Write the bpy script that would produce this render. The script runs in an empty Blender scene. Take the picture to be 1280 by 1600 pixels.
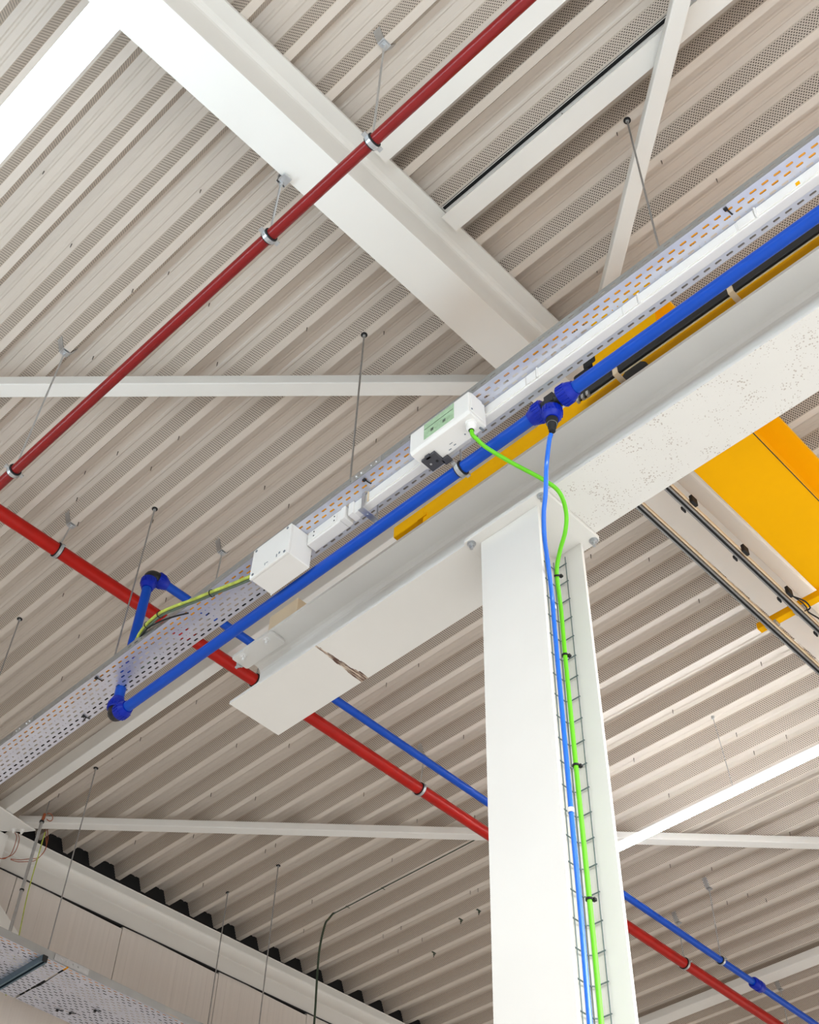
import bpy, bmesh, math, random
from mathutils import Matrix, Vector
C = bpy.context.scene.collection
H = 1.6                                   # eye height: every z below is given above the camera, floor at -1.6

# ------------------------------------------------------------------ camera, light, exposure
RIGHT = (0.692912, -0.720576, 0.025363)
DOWN = (0.555570, 0.511158, -0.655789)
FWD = (0.459581, 0.468495, 0.754518)
cd = bpy.data.cameras.new('camera'); cam = bpy.data.objects.new('camera', cd); C.objects.link(cam)
m = Matrix(((RIGHT[0], -DOWN[0], -FWD[0]), (RIGHT[1], -DOWN[1], -FWD[1]), (RIGHT[2], -DOWN[2], -FWD[2]))).to_4x4()
m.translation = (0, 0, H); cam.matrix_world = m
cd.sensor_fit = 'VERTICAL'; cd.sensor_height = 36; cd.lens = 1961.856 * 36 / 1600
cd.clip_start = 0.05; cd.clip_end = 200
bpy.context.scene.camera = cam
w = bpy.data.worlds.new('daylight'); bpy.context.scene.world = w; w.use_nodes = True
w.node_tree.nodes['Background'].inputs[0].default_value = (1.0, 0.89, 0.77, 1)
w.node_tree.nodes['Background'].inputs[1].default_value = 0.46
def area(name, loc, target, sx, sy, power, col):
    l = bpy.data.lights.new(name, 'AREA'); l.shape = 'RECTANGLE'; l.size = sx; l.size_y = sy
    l.energy = power; l.color = col
    o = bpy.data.objects.new(name, l); C.objects.link(o)
    o.location = Vector(loc) + Vector((0, 0, H))
    o.rotation_euler = (Vector(target) - Vector(loc)).to_track_quat('-Z', 'Y').to_euler()
    return o
area('assumed_window_fill', (-9, 1.5, 0.6), (4, 2.5, 2.0), 16, 3.6, 40, (0.72, 0.9, 1.0))  # added area light for an assumed unseen window, cools and lights the column face
area('far_side_fill', (17, -2, 0.6), (5, 1, 2.5), 14, 3.4, 230, (1.0, 0.93, 0.85))  # added fill, lightens the rib webs facing away from the assumed window light
area('hall_fill_right', (1.2, -4.0, 4.4), (1.2, -4.0, 0), 14, 4, 2550, (0.97, 0.98, 1.0))  # added fill panel out of view, lights the floor for its bounce
area('hall_fill_left', (-4.4, 3.5, 4.4), (-4.4, 3.5, 0), 4.5, 8, 150, (0.95, 0.98, 1.0))  # second unseen fill panel, added to even out the floor light
vs = bpy.context.scene.view_settings
vs.view_transform = 'Standard'; vs.look = 'None'; vs.gamma = 1; vs.use_curve_mapping = False
vs.exposure = 0.06

# ------------------------------------------------------------------ materials
def lin(c):
    return tuple((v / 255 / 12.92) if v / 255 <= 0.04045 else ((v / 255 + 0.055) / 1.055) ** 2.4 for v in c) + (1,)
def mat(name, rgb, rough=0.5, metal=0.0, var=0.04, scale=6.0, bump=0.0, coat=0.0, stretch=(1, 1, 1), spec=0.5):
    mt = bpy.data.materials.new(name); mt.use_nodes = True
    nt = mt.node_tree; b = nt.nodes['Principled BSDF']
    b.inputs['Roughness'].default_value = rough; b.inputs['Metallic'].default_value = metal
    b.inputs['Specular IOR Level'].default_value = spec
    if coat: b.inputs['Coat Weight'].default_value = coat
    tc = nt.nodes.new('ShaderNodeTexCoord'); mp = nt.nodes.new('ShaderNodeMapping')
    mp.inputs['Scale'].default_value = stretch
    nz = nt.nodes.new('ShaderNodeTexNoise'); nz.inputs['Scale'].default_value = scale; nz.inputs['Detail'].default_value = 5
    nt.links.new(tc.outputs['Object'], mp.inputs[0]); nt.links.new(mp.outputs[0], nz.inputs['Vector'])
    rp = nt.nodes.new('ShaderNodeValToRGB'); c = lin(rgb)
    rp.color_ramp.elements[0].position = 0.3; rp.color_ramp.elements[1].position = 0.7
    rp.color_ramp.elements[0].color = tuple(v * (1 - var) for v in c[:3]) + (1,)
    rp.color_ramp.elements[1].color = tuple(min(1, v * (1 + var)) for v in c[:3]) + (1,)
    nt.links.new(nz.outputs['Fac'], rp.inputs[0]); nt.links.new(rp.outputs[0], b.inputs['Base Color'])
    if bump:
        bp = nt.nodes.new('ShaderNodeBump'); bp.inputs['Strength'].default_value = bump; bp.inputs['Distance'].default_value = 0.002
        nt.links.new(nz.outputs['Fac'], bp.inputs['Height']); nt.links.new(bp.outputs[0], b.inputs['Normal'])
    return mt
def emis(name, rgb, strength):
    mt = bpy.data.materials.new(name); mt.use_nodes = True; b = mt.node_tree.nodes['Principled BSDF']
    b.inputs['Base Color'].default_value = (0.9, 0.9, 0.9, 1)
    b.inputs['Emission Color'].default_value = rgb + (1,); b.inputs['Emission Strength'].default_value = strength
    return mt
M = {}
M['steel'] = mat('cream_steel_paint', (226, 223, 217), 0.38, 0, 0.02, 3)
M['deck'] = mat('deck_paint', (207, 196, 184), 0.42, 0, 0.012, 7, 0, 0, (9, 0.35, 9))
M['wall'] = mat('wall_panel_paint', (205, 196, 188), 0.5, 0, 0.03, 4, 0, 0, (14, 14, 0.3))
M['floor'] = mat('concrete_floor', (190, 191, 190), 0.55, 0, 0.08, 1.2, 0.2)
M['yellow'] = mat('crane_yellow_paint', (245, 178, 0), 0.55, 0, 0.02, 3, spec=0.08)
M['pipe_blue'] = mat('blue_pipe_plastic', (0, 70, 176), 0.36, 0, 0.03, 8, spec=0.3)
M['nut_blue'] = mat('dark_blue_fitting_plastic', (0, 34, 160), 0.36, 0, 0.05, 20, spec=0.3)
M['black'] = mat('black_plastic', (14, 16, 18), 0.42, 0, 0.1, 20)
M['rubber'] = mat('black_rubber', (18, 18, 20), 0.7, 0, 0.1, 20)
M['pipe_red'] = mat('red_pipe_paint', (124, 20, 20), 0.28, 0, 0.09, 9, spec=0.35)
M['pipe_red_bright'] = mat('bright_red_pipe_paint', (170, 22, 12), 0.34, 0, 0.09, 9, spec=0.25)
M['wire'] = mat('basket_wire', (112, 126, 126), 0.4, 0.5)
M['galv'] = mat('galvanised_steel', (196, 198, 200), 0.34, 0.85, 0.08, 30)
M['tray_side'] = mat('tray_side_sheet', (158, 158, 156), 0.45, 0.5, 0.06, 8)
M['tray'] = mat('galvanised_tray_sheet', (208, 210, 222), 0.36, 0.72, 0.05, 5)
M['zinc'] = mat('dark_zinc_rod', (168, 168, 168), 0.4, 0.8, 0.1, 40)
M['strut'] = mat('blue_grey_strut', (96, 118, 132), 0.35, 0.7, 0.08, 20)
M['trunk'] = mat('white_trunking_plastic', (236, 233, 228), 0.35, 0, 0.015, 6)
M['box'] = mat('white_box_plastic', (233, 231, 227), 0.4, 0, 0.015, 6)
M['window'] = mat('green_tinted_window', (164, 196, 160), 0.15, 0, 0.12, 30, 0, 0.5)
M['grey'] = mat('mid_grey_print', (120, 128, 136), 0.5)
M['socket'] = mat('dark_grey_socket', (62, 62, 68), 0.45)
M['green'] = mat('bright_green_cable_jacket', (104, 204, 12), 0.4, 0, 0.02, 20)
M['hose'] = mat('blue_hose', (12, 108, 224), 0.25, 0, 0.02, 20, 0, 0.4)
M['earth'] = mat('yellow_green_earth_jacket', (176, 188, 78), 0.35, 0, 0.3, 26)
M['greygreen'] = mat('grey_green_cable_jacket', (88, 104, 88), 0.5)
M['orange'] = mat('orange_yellow_cable_jacket', (236, 158, 24), 0.5, 0, 0.1, 8)
M['copper'] = mat('orange_brown_wire', (150, 78, 46), 0.5, 0, 0.1, 8)
M['darkgreen'] = mat('dark_green_cable_jacket', (52, 66, 50), 0.5)
M['buffer'] = mat('tan_buffer_block', (222, 200, 168), 0.5)
M['dark'] = mat('black_gap_shade', (16, 16, 17), 0.9)
M['lamp'] = emis('lamp_diffuser', (0.9, 0.96, 1.0), 60)
M['lamp_cool'] = emis('cool_lamp_diffuser', (0.66, 0.86, 1.0), 17)
M['lampbody'] = mat('white_lamp_body', (235, 236, 236), 0.4)

def deck_perf():
    mt = mat('perforated_deck_web', (206, 193, 179), 0.45, 0, 0.03, 7, 0, 0, (9, 0.35, 9))
    nt = mt.node_tree; N = nt.nodes; L = nt.links; b = N['Principled BSDF']
    tc = N['Texture Coordinate']; sp = N.new('ShaderNodeSeparateXYZ'); L.new(tc.outputs['Object'], sp.inputs[0])
    def mth(op, a, bb=None, clamp=False):
        n = N.new('ShaderNodeMath'); n.operation = op; n.use_clamp = clamp
        for i, v in enumerate((a, bb)):
            if v is None: continue
            if isinstance(v, (int, float)): n.inputs[i].default_value = v
            else: L.new(v, n.inputs[i])
        return n.outputs[0]
    px, pz, r = 0.0150, 0.0208, 0.0037
    u = mth('DIVIDE', sp.outputs['Y'], px); v = mth('DIVIDE', sp.outputs['Z'], pz)
    ds = []
    for off in (0.0, 0.5):
        fu = mth('MULTIPLY', mth('SUBTRACT', mth('FRACT', mth('ADD', u, off + 100)), 0.5), px)
        fv = mth('MULTIPLY', mth('SUBTRACT', mth('FRACT', mth('ADD', v, off + 100)), 0.5), pz * 1.075)
        ds.append(mth('SQRT', mth('ADD', mth('MULTIPLY', fu, fu), mth('MULTIPLY', fv, fv))))
    d = mth('MINIMUM', ds[0], ds[1])
    f = mth('LESS_THAN', d, r)
    zin = mth('MULTIPLY', mth('GREATER_THAN', sp.outputs['Z'], 0.006), mth('LESS_THAN', sp.outputs['Z'], 0.093))
    f = mth('MULTIPLY', f, zin)
    mx = N.new('ShaderNodeMixRGB'); L.new(f, mx.inputs[0])
    src = b.inputs['Base Color'].links[0].from_socket
    L.new(src, mx.inputs[1]); mx.inputs[2].default_value = lin((66, 54, 46)); L.new(mx.outputs[0], b.inputs['Base Color'])
    return mt
M['perf'] = deck_perf()

def girder_mat():
    """painted flange: a torn brown scar across the flange and tiny rust specks near the column"""
    mt = mat('girder_paint_with_scar', (226, 223, 217), 0.36, 0, 0.02, 3)
    nt = mt.node_tree; N = nt.nodes; L = nt.links; b = N['Principled BSDF']
    tc = N['Texture Coordinate']; sp = N.new('ShaderNodeSeparateXYZ'); L.new(tc.outputs['Object'], sp.inputs[0])
    def mth(op, a, bb=None):
        n = N.new('ShaderNodeMath'); n.operation = op
        for i, v in enumerate((a, bb)):
            if v is None: continue
            if isinstance(v, (int, float)): n.inputs[i].default_value = v
            else: L.new(v, n.inputs[i])
        return n.outputs[0]
    # object origin sits at (2.753, 0, 3.80): scar at y = 3.21, x from -.153 to .153
    n1 = N.new('ShaderNodeTexNoise'); n1.inputs['Scale'].default_value = 26; n1.inputs['Detail'].default_value = 6
    mp = N.new('ShaderNodeMapping'); mp.inputs['Scale'].default_value = (0.5, 2.0, 1); L.new(tc.outputs['Object'], mp.inputs[0]); L.new(mp.outputs[0], n1.inputs['Vector'])
    # width grows from 8 mm at the near edge to 26 mm at the far edge
    half = mth('ADD', mth('MULTIPLY', mth('ADD', sp.outputs['X'], 0.154), 0.06), 0.006)
    dy = mth('ABSOLUTE', mth('SUBTRACT', mth('ADD', sp.outputs['Y'], mth('MULTIPLY', mth('SUBTRACT', n1.outputs['Fac'], 0.5), 0.045)), 3.211))
    scar = mth('LESS_THAN', dy, half)
    low = mth('LESS_THAN', sp.outputs['Z'], 0.003)
    scar = mth('MULTIPLY', scar, low)
    r2 = N.new('ShaderNodeValToRGB'); cr = r2.color_ramp
    cr.elements[0].position = 0.45; cr.elements[0].color = lin((88, 60, 48))
    cr.elements[1].position = 0.62; cr.elements[1].color = lin((214, 196, 176))
    n2 = N.new('ShaderNodeTexNoise'); n2.inputs['Scale'].default_value = 60; n2.inputs['Detail'].default_value = 4
    mp2 = N.new('ShaderNodeMapping'); mp2.inputs['Scale'].default_value = (0.25, 2.2, 1); L.new(tc.outputs['Object'], mp2.inputs[0]); L.new(mp2.outputs[0], n2.inputs['Vector']); L.new(n2.outputs['Fac'], r2.inputs[0])
    mx = N.new('ShaderNodeMixRGB'); L.new(scar, mx.inputs[0]); src = b.inputs['Base Color'].links[0].from_socket
    L.new(src, mx.inputs[1]); L.new(r2.outputs[0], mx.inputs[2])
    vo = N.new('ShaderNodeTexVoronoi'); vo.inputs['Scale'].default_value = 105; L.new(tc.outputs['Object'], vo.inputs['Vector'])
    n3 = N.new('ShaderNodeTexNoise'); n3.inputs['Scale'].default_value = 9; L.new(tc.outputs['Object'], n3.inputs['Vector'])
    sepc = N.new('ShaderNodeSeparateXYZ'); L.new(vo.outputs['Color'], sepc.inputs[0])
    sp_f = mth('MULTIPLY', mth('LESS_THAN', vo.outputs['Distance'], mth('MULTIPLY', mth('SUBTRACT', n3.outputs['Fac'], 0.33), 1.15)), mth('GREATER_THAN', sepc.outputs['X'], 0.25))
    sp_f = mth('MULTIPLY', sp_f, mth('MULTIPLY', low, mth('LESS_THAN', sp.outputs['Y'], 1.92)))
    mx2 = N.new('ShaderNodeMixRGB'); L.new(mth('MULTIPLY', sp_f, 0.5), mx2.inputs[0]); L.new(mx.outputs[0], mx2.inputs[1]); mx2.inputs[2].default_value = lin((150, 128, 108))
    L.new(mx2.outputs[0], b.inputs['Base Color'])
    return mt
M['girder'] = girder_mat()

# ------------------------------------------------------------------ mesh helpers
class MB:
    def __init__(s): s.v = []; s.f = []; s.mi = []; s.cur = 0; s.sm = []; s.smooth = False
    def add(s, vs, fs):
        b = len(s.v); s.v += [tuple(v) for v in vs]
        for f in fs: s.f.append(tuple(b + i for i in f)); s.mi.append(s.cur); s.sm.append(s.smooth)
        return s
    def box(s, x0, x1, y0, y1, z0, z1):
        return s.add([(x0, y0, z0), (x1, y0, z0), (x1, y1, z0), (x0, y1, z0), (x0, y0, z1), (x1, y0, z1), (x1, y1, z1), (x0, y1, z1)],
                     [(0, 3, 2, 1), (4, 5, 6, 7), (0, 1, 5, 4), (1, 2, 6, 5), (2, 3, 7, 6), (3, 0, 4, 7)])
    def prism(s, prof, axis, a0, a1, slope=0.0):
        """closed 2D outline swept along an axis; for axis X and Y the outline is (across, z); slope lifts z along the sweep"""
        n = len(prof); vs = []
        for a in (a0, a1):
            for p, q in prof:
                if axis == 'y': vs.append((p, a, q))
                elif axis == 'x': vs.append((a, p, q + slope * (a - a0)))
                else: vs.append((p, q, a))
        fs = [(i, (i + 1) % n, n + (i + 1) % n, n + i) for i in range(n)] + [tuple(range(n))[::-1], tuple(range(n, 2 * n))]
        return s.add(vs, fs)
    def cyl(s, p0, p1, r0, r1=None, n=16, caps=True):
        r1 = r0 if r1 is None else r1; p0 = Vector(p0); p1 = Vector(p1); d = (p1 - p0).normalized()
        a = d.orthogonal().normalized(); b = d.cross(a); vs = []
        for p, r in ((p0, r0), (p1, r1)):
            for i in range(n):
                t = 2 * math.pi * i / n; vs.append(p + a * (r * math.cos(t)) + b * (r * math.sin(t)))
        o = s.smooth; s.smooth = True
        fs = [(i, (i + 1) % n, n + (i + 1) % n, n + i) for i in range(n)]
        s.add(vs, fs); s.smooth = o
        if caps:
            base = len(s.v) - 2 * n
            s.f += [tuple(base + i for i in range(n))[::-1], tuple(base + n + i for i in range(n))]; s.mi += [s.cur] * 2; s.sm += [False] * 2
        return s
    def tube(s, pts, r, n=10, caps=True, ref=None):
        pts = [Vector(p) for p in pts]; vs = []; up = Vector(ref) if ref else None; a = None
        for i, p in enumerate(pts):
            d = (pts[min(i + 1, len(pts) - 1)] - pts[max(i - 1, 0)]).normalized()
            if a is None: a = d.orthogonal().normalized() if up is None else (up - d * up.dot(d)).normalized()
            else: a = (a - d * a.dot(d)).normalized()
            b = d.cross(a); rr = r[i] if isinstance(r, (list, tuple)) else r
            for k in range(n):
                t = 2 * math.pi * k / n; vs.append(p + a * (rr * math.cos(t)) + b * (rr * math.sin(t)))
        fs = []
        for i in range(len(pts) - 1):
            for k in range(n):
                fs.append((i * n + k, i * n + (k + 1) % n, (i + 1) * n + (k + 1) % n, (i + 1) * n + k))
        if caps: fs += [tuple(range(n))[::-1], tuple(range((len(pts) - 1) * n, len(pts) * n))]
        o = s.smooth; s.smooth = True; s.add(vs, fs); s.smooth = o
        return s
    def lathe(s, p0, d, prof, n=24):
        """prof: (distance along d, radius)"""
        p0 = Vector(p0); d = Vector(d).normalized(); a = d.orthogonal().normalized(); b = d.cross(a); vs = []
        for t, r in prof:
            for k in range(n):
                th = 2 * math.pi * k / n; vs.append(p0 + d * t + a * (r * math.cos(th)) + b * (r * math.sin(th)))
        fs = []
        for i in range(len(prof) - 1):
            for k in range(n): fs.append((i * n + k, i * n + (k + 1) % n, (i + 1) * n + (k + 1) % n, (i + 1) * n + k))
        fs += [tuple(range(n))[::-1], tuple(range((len(prof) - 1) * n, len(prof) * n))]
        o = s.smooth; s.smooth = True; s.add(vs, fs); s.smooth = o
        return s
    def ring(s, c, d, r_in, r_out, w, n=24):
        c = Vector(c); d = Vector(d).normalized(); a = d.orthogonal().normalized(); b = d.cross(a); vs = []
        for t, r in ((-w / 2, r_in), (-w / 2, r_out), (w / 2, r_out), (w / 2, r_in)):
            for k in range(n):
                th = 2 * math.pi * k / n; vs.append(c + d * t + a * (r * math.cos(th)) + b * (r * math.sin(th)))
        fs = []
        for i in range(4):
            for k in range(n): fs.append((i * n + k, i * n + (k + 1) % n, ((i + 1) % 4) * n + (k + 1) % n, ((i + 1) % 4) * n + k))
        return s.add(vs, fs)
    def build(s, name, mats, parent=None, origin=None, bevel=0.0, seg=2, solid=0.0, fix=True):
        if origin is None:
            xs = [v[0] for v in s.v]; ys = [v[1] for v in s.v]; zs = [v[2] for v in s.v]
            origin = ((min(xs) + max(xs)) / 2, (min(ys) + max(ys)) / 2, min(zs))
        me = bpy.data.meshes.new(name)
        me.from_pydata([(v[0] - origin[0], v[1] - origin[1], v[2] - origin[2]) for v in s.v], [], s.f)
        if fix:
            bm = bmesh.new(); bm.from_mesh(me); bmesh.ops.recalc_face_normals(bm, faces=bm.faces); bm.to_mesh(me); bm.free()
        for mt in (mats if isinstance(mats, (list, tuple)) else [mats]): me.materials.append(M[mt] if isinstance(mt, str) else mt)
        me.polygons.foreach_set('material_index', s.mi); me.polygons.foreach_set('use_smooth', s.sm)
        if any(s.sm): me.set_sharp_from_angle(angle=math.radians(38))
        me.update()
        return link(name, me, origin, parent, bevel, seg, solid)
WPOS = {}
def link(name, me, origin, parent=None, bevel=0, seg=2, solid=0):
    o = bpy.data.objects.new(name, me); C.objects.link(o); wp = Vector(origin) + Vector((0, 0, H))
    if parent is not None:
        o.parent = parent; o.location = wp - WPOS[parent.name]
    else: o.location = wp
    WPOS[o.name] = wp
    if bevel:
        b = o.modifiers.new('bevel', 'BEVEL'); b.width = bevel; b.segments = seg; b.limit_method = 'ANGLE'
    if solid:
        b = o.modifiers.new('sheet', 'SOLIDIFY'); b.thickness = solid; b.offset = 0
    return o
def empty(name, loc):
    return link(name, None, loc)
def tag(o, label, cat, group=None):
    o['label'] = label; o['category'] = cat
    if group: o['group'] = group
    return o
def struct(o): o['kind'] = 'structure'; return o
def stuff(o): o['kind'] = 'stuff'; return o
def copy_tree(o, delta):
    """copy a thing and its parts, moved by delta"""
    c = o.copy(); C.objects.link(c); c.location = o.location + Vector(delta); WPOS[c.name] = WPOS[o.name] + Vector(delta)
    for ch in list(o.children):
        d = ch.copy(); C.objects.link(d); d.parent = c; WPOS[d.name] = WPOS[ch.name] + Vector(delta)
        for g in list(ch.children):
            e = g.copy(); C.objects.link(e); e.parent = d; WPOS[e.name] = WPOS[g.name] + Vector(delta)
    return c
def spline(pts, n=8):
    """Catmull-Rom through the points"""
    P = [Vector(p) for p in pts]; P = [P[0] * 2 - P[1]] + P + [P[-1] * 2 - P[-2]]; out = []
    for i in range(1, len(P) - 2):
        for k in range(n):
            t = k / n; a, b, c, d = P[i - 1], P[i], P[i + 1], P[i + 2]
            out.append(0.5 * ((2 * b) + (c - a) * t + (2 * a - 5 * b + 4 * c - d) * t * t + (3 * b - a - 3 * c + d) * t ** 3))
    out.append(P[-2]); return out
def ibeam_prof(c, z0, h, b, tw, tf, r):
    """I section outline as (across, z) with root fillets"""
    pts = [(-b / 2, 0), (b / 2, 0), (b / 2, tf)]
    for k in range(4):
        t = math.pi / 2 * k / 3; pts.append((tw / 2 + r - r * math.sin(t), tf + r - r * math.cos(t)))
    for k in range(4):
        t = math.pi / 2 * k / 3; pts.append((tw / 2 + r - r * math.cos(t), h - tf - r + r * math.sin(t)))
    pts += [(b / 2, h - tf), (b / 2, h), (-b / 2, h), (-b / 2, h - tf)]
    for k in range(4):
        t = math.pi / 2 * k / 3; pts.append((-(tw / 2 + r - r * math.sin(t)), h - tf - r + r * math.cos(t)))
    for k in range(4):
        t = math.pi / 2 * k / 3; pts.append((-(tw / 2 + r - r * math.cos(t)), tf + r - r * math.sin(t)))
    pts.append((-b / 2, tf))
    return [(c + p, z0 + q) for p, q in pts]
def roof(x): return 5.4 + 0.02 * x
def hexbolt(mb, p, d, r=0.016, h=0.012):
    mb.cyl(p, Vector(p) + Vector(d) * 0.003, r * 1.45, n=16)
    q = Vector(p) + Vector(d) * 0.003; o = mb.smooth
    mb.cyl(q, q + Vector(d) * h, r, n=6); mb.cyl(q + Vector(d) * h, q + Vector(d) * (h + 0.016), r * 0.55, n=10)

# ------------------------------------------------------------------ large structure
f = MB().box(-11, 18, -10, 9, -1.75, -1.6).build('floor', 'floor'); struct(f)

# roof deck: sheets of three ribs
P, FL, WB, DP = 0.25, 0.039, 0.0394, 0.1004
def rib_profile():
    pts = []                                        # (x, z, material of the face that follows)
    for k in range(3):
        x = k * P
        pts += [(x, 0, 0), (x + FL, 0, 1), (x + FL + WB, DP, 0)]
        p0 = x + FL + WB; pw = P - FL - 2 * WB
        for c in (0.30, 0.70):
            pts += [(p0 + pw * c - 0.011, DP, 0), (p0 + pw * c - 0.004, DP - 0.005, 0), (p0 + pw * c + 0.004, DP - 0.005, 0), (p0 + pw * c + 0.011, DP, 0)]
        pts += [(x + P - WB, DP, 1)]
    pts.append((3 * P, 0, 0))
    return pts
prof = rib_profile(); Y0, Y1 = -7.0, 7.80
sheet = bpy.data.meshes.new('deck_sheet')
vs_, fs_, mi_ = [], [], []
for x, z, mm in prof: vs_ += [(x, Y0, z), (x, Y1, z)]
for i in range(len(prof) - 1): fs_.append((2 * i, 2 * i + 1, 2 * i + 3, 2 * i + 2)); mi_.append(prof[i][2])
sheet.from_pydata(vs_, [], fs_); sheet.materials.append(M['deck']); sheet.materials.append(M['perf'])
sheet.polygons.foreach_set('material_index', mi_); sheet.update()
ceil = struct(empty('ceiling', (4.0, 0, 5.4)))
X_FIRST = 0.7776 - 7 * 0.75
for i in range(27):
    x = X_FIRST + i * 0.75
    o = link('deck_sheet', sheet, (x, 0, roof(x)), ceil); o.rotation_euler = (0, -math.atan(0.02), 0)
# insulation above, keeps the roof tight
o = MB().box(-4.6, 16, -7, 7.85, 5.86, 5.9).build('roof_board', 'dark', ceil)
# protruding fixing screws
SCR = [(0.638, 3.213), (1.214, 2.749), (0.961, 3.44), (1.392, 3.211), (1.307, 3.364), (1.653, 3.207), (1.441, 3.907), (1.921, 3.46), (2.061, 2.899), (2.39, 2.677), (2.062, 1.227), (2.569, 1.046), (2.818, 0.915), (2.86, 1.647), (2.34, 1.11), (1.931, 4.339), (1.89, 4.588), (2.132, 4.29), (2.061, 3.929), (1.98, 4.791), (2.063, 4.855), (2.392, 4.602), (2.396, 5.504), (2.813, 4.978), (2.86, 4.968), (2.673, 3.926), (2.819, 3.857), (2.869, 3.212), (2.816, 2.838), (4.395, 4.339), (4.33, 4.549), (4.358, 4.547), (4.616, 4.549), (4.09, 5.759), (4.328, 5.494), (5.078, 4.546), (2.693, 5.747), (2.818, 6.06), (3.637, 5.704), (3.571, 6.19), (4.601, 5.499), (5.124, 5.699), (5.069, 5.517), (5.575, 5.463), (5.804, 5.959), (5.816, 5.121), (5.062, 6.467), (5.073, 6.581), (5.792, 6.842), (6.053, 7.221), (6.554, 6.798), (6.561, 6.598), (6.821, 6.599), (6.817, 6.877), (6.551, 5.828), (6.565, 5.759), (3.619, 6.616), (3.571, 7.148), (3.852, 7.22), (4.595, 6.129), (4.322, 6.33), (4.349, 6.841), (4.31, 7.214), (4.586, 6.83), (4.878, 7.284), (5.042, 7.294), (4.652, 2.659), (5.069, 2.601), (5.608, 2.647), (5.818, 2.647), (5.635, 3.431), (4.323, 2.846), (5.816, 3.344), (6.096, 3.853), (6.331, 3.174), (6.568, 2.94), (6.565, 3.922), (6.578, 3.199), (7.566, 3.551), (7.31, 4.452), (7.562, 4.245), (8.062, 4.253), (8.046, 4.435), (8.267, 4.21)]
scr = bpy.data.meshes.new('screw'); t_ = MB(); t_.cyl((0, 0, 0.0), (0, 0, -0.034), 0.0028, 0.0022, 6); t_.cyl((0, 0, -0.034), (0, 0, -0.042), 0.0022, 0.0004, 6)
scr.from_pydata(t_.v, [], t_.f); scr.materials.append(mat('screw_steel', (92, 84, 76), 0.4, 0.4)); scr.update()
def deck_under(x):
    t = (x - 0.7776) % P
    if t <= FL: dz = 0
    elif t <= FL + WB: dz = DP * (t - FL) / WB
    elif t <= P - WB: dz = DP
    else: dz = DP * (P - t) / WB
    return roof(x) + dz
for x, y in SCR:
    t = (x - 0.7776) % P
    xx = x
    if t > FL and t < FL + 0.03: xx = x - (t - FL) - 0.005       # screws sit on the rib edge
    link('screw', scr, (xx, y, deck_under(xx) + 0.004), ceil)

# back wall with sandwich panels
wall = struct(empty('wall_back', (5, 7.9, -1.6)))
for k in range(18):
    x0 = 3.757 - 8 * 0.975 + k * 0.975
    zt = 5.165 + 0.028 * (max(x0, 3.5) - 3.5)
    mb = MB(); mb.prism([(7.825, -1.6), (7.92, -1.6), (7.92, zt), (7.825, zt)], 'x', x0 + 0.003, x0 + 0.972)
    for j in range(6): mb.box(x0 + 0.09 + j * 0.155, x0 + 0.093 + j * 0.155, 7.8242, 7.827, -1.6, zt - 0.02)
    mb.build('wall_panel', 'wall', wall)
MB().box(-4, 14, 7.86, 7.93, -1.6, 5.14).build('joint_seal', 'dark', wall)
mb = MB(); mb.prism([(7.75, 5.357), (7.80, 5.357), (7.80, 5.17), (7.93, 5.17), (7.93, 5.75), (7.75, 5.75)], 'x', 3.5, 14, 0.028); mb.build('rib_filler', 'dark', wall)
MB().prism([(7.815, 5.157), (7.828, 5.157), (7.828, 5.164), (7.815, 5.164)], 'x', 3.5, 14, 0.028).build('dark_seal', 'black', wall)

# ------------------------------------------------------------------ steel frame
e = MB(); e.prism(ibeam_prof(7.72, 5.165, 0.185, 0.20, 0.008, 0.011, 0.018), 'x', 3.50, 13.5, 0.028)
eave = tag(e.build('eave_beam', 'steel'), 'cream steel edge beam running along the top of the panelled wall', 'beam')
e = MB(); e.prism(ibeam_prof(7.72, 5.06, 0.185, 0.20, 0.008, 0.011, 0.018), 'x', -3.5, 3.30, 0.016)
tag(e.build('eave_beam', 'steel'), 'cream edge beam left of the corner post, out past the picture edge', 'beam')

raf = MB(); raf.prism(ibeam_prof(2.045, 4.90 - 0.02 * 4.5, 0.494, 0.21, 0.011, 0.018, 0.03), 'x', -4.5, 13.5, 0.02)
raf_o = raf.build('roof_rafter', 'steel'); tag(raf_o, 'deep cream roof beam crossing diagonally under the ribbed ceiling', 'beam')

def tube_beam(name, label, x0, x1, y0, y1, z0, z1, group=None, t=0.0):
    mb = MB(); mb.box(x0, x1, y0, y1, z0, z1); o = mb.build(name, 'steel', bevel=0.006, seg=2)
    return tag(o, label, 'beam', group)
for lb, xc, z0 in (('narrow cream beam just beside the red sprinkler pipe, upper middle', 1.612, 5.33), ('narrow cream beam with a dark gap over it, right of the big roof beam', 2.084, 5.33)):
    mb = MB(); mb.prism(ibeam_prof(xc, z0, 0.10, 0.10, 0.006, 0.008, 0.008), 'y', -5.5, 1.935)
    jo = tag(mb.build('roof_joist', 'steel'), lb, 'beam')
    MB().box(xc - 0.049, xc - 0.034, -5.5, 1.93, z0 + 0.088, roof(xc) - 0.001).build('gap_shade', 'dark', jo)  # dark strip put in for the deep shade between joist and deck
tube_beam('roof_tube', 'cream tube from the corner plate running behind the tray and blue pipe', 3.312, 3.385, 2.155, 7.66, 5.318, 5.455)
tube_beam('roof_tube', 'cream tube crossing behind the red and blue pipes, lower right corner', 9.03, 9.17, -5.5, 7.6, 5.45, 5.52)

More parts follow.
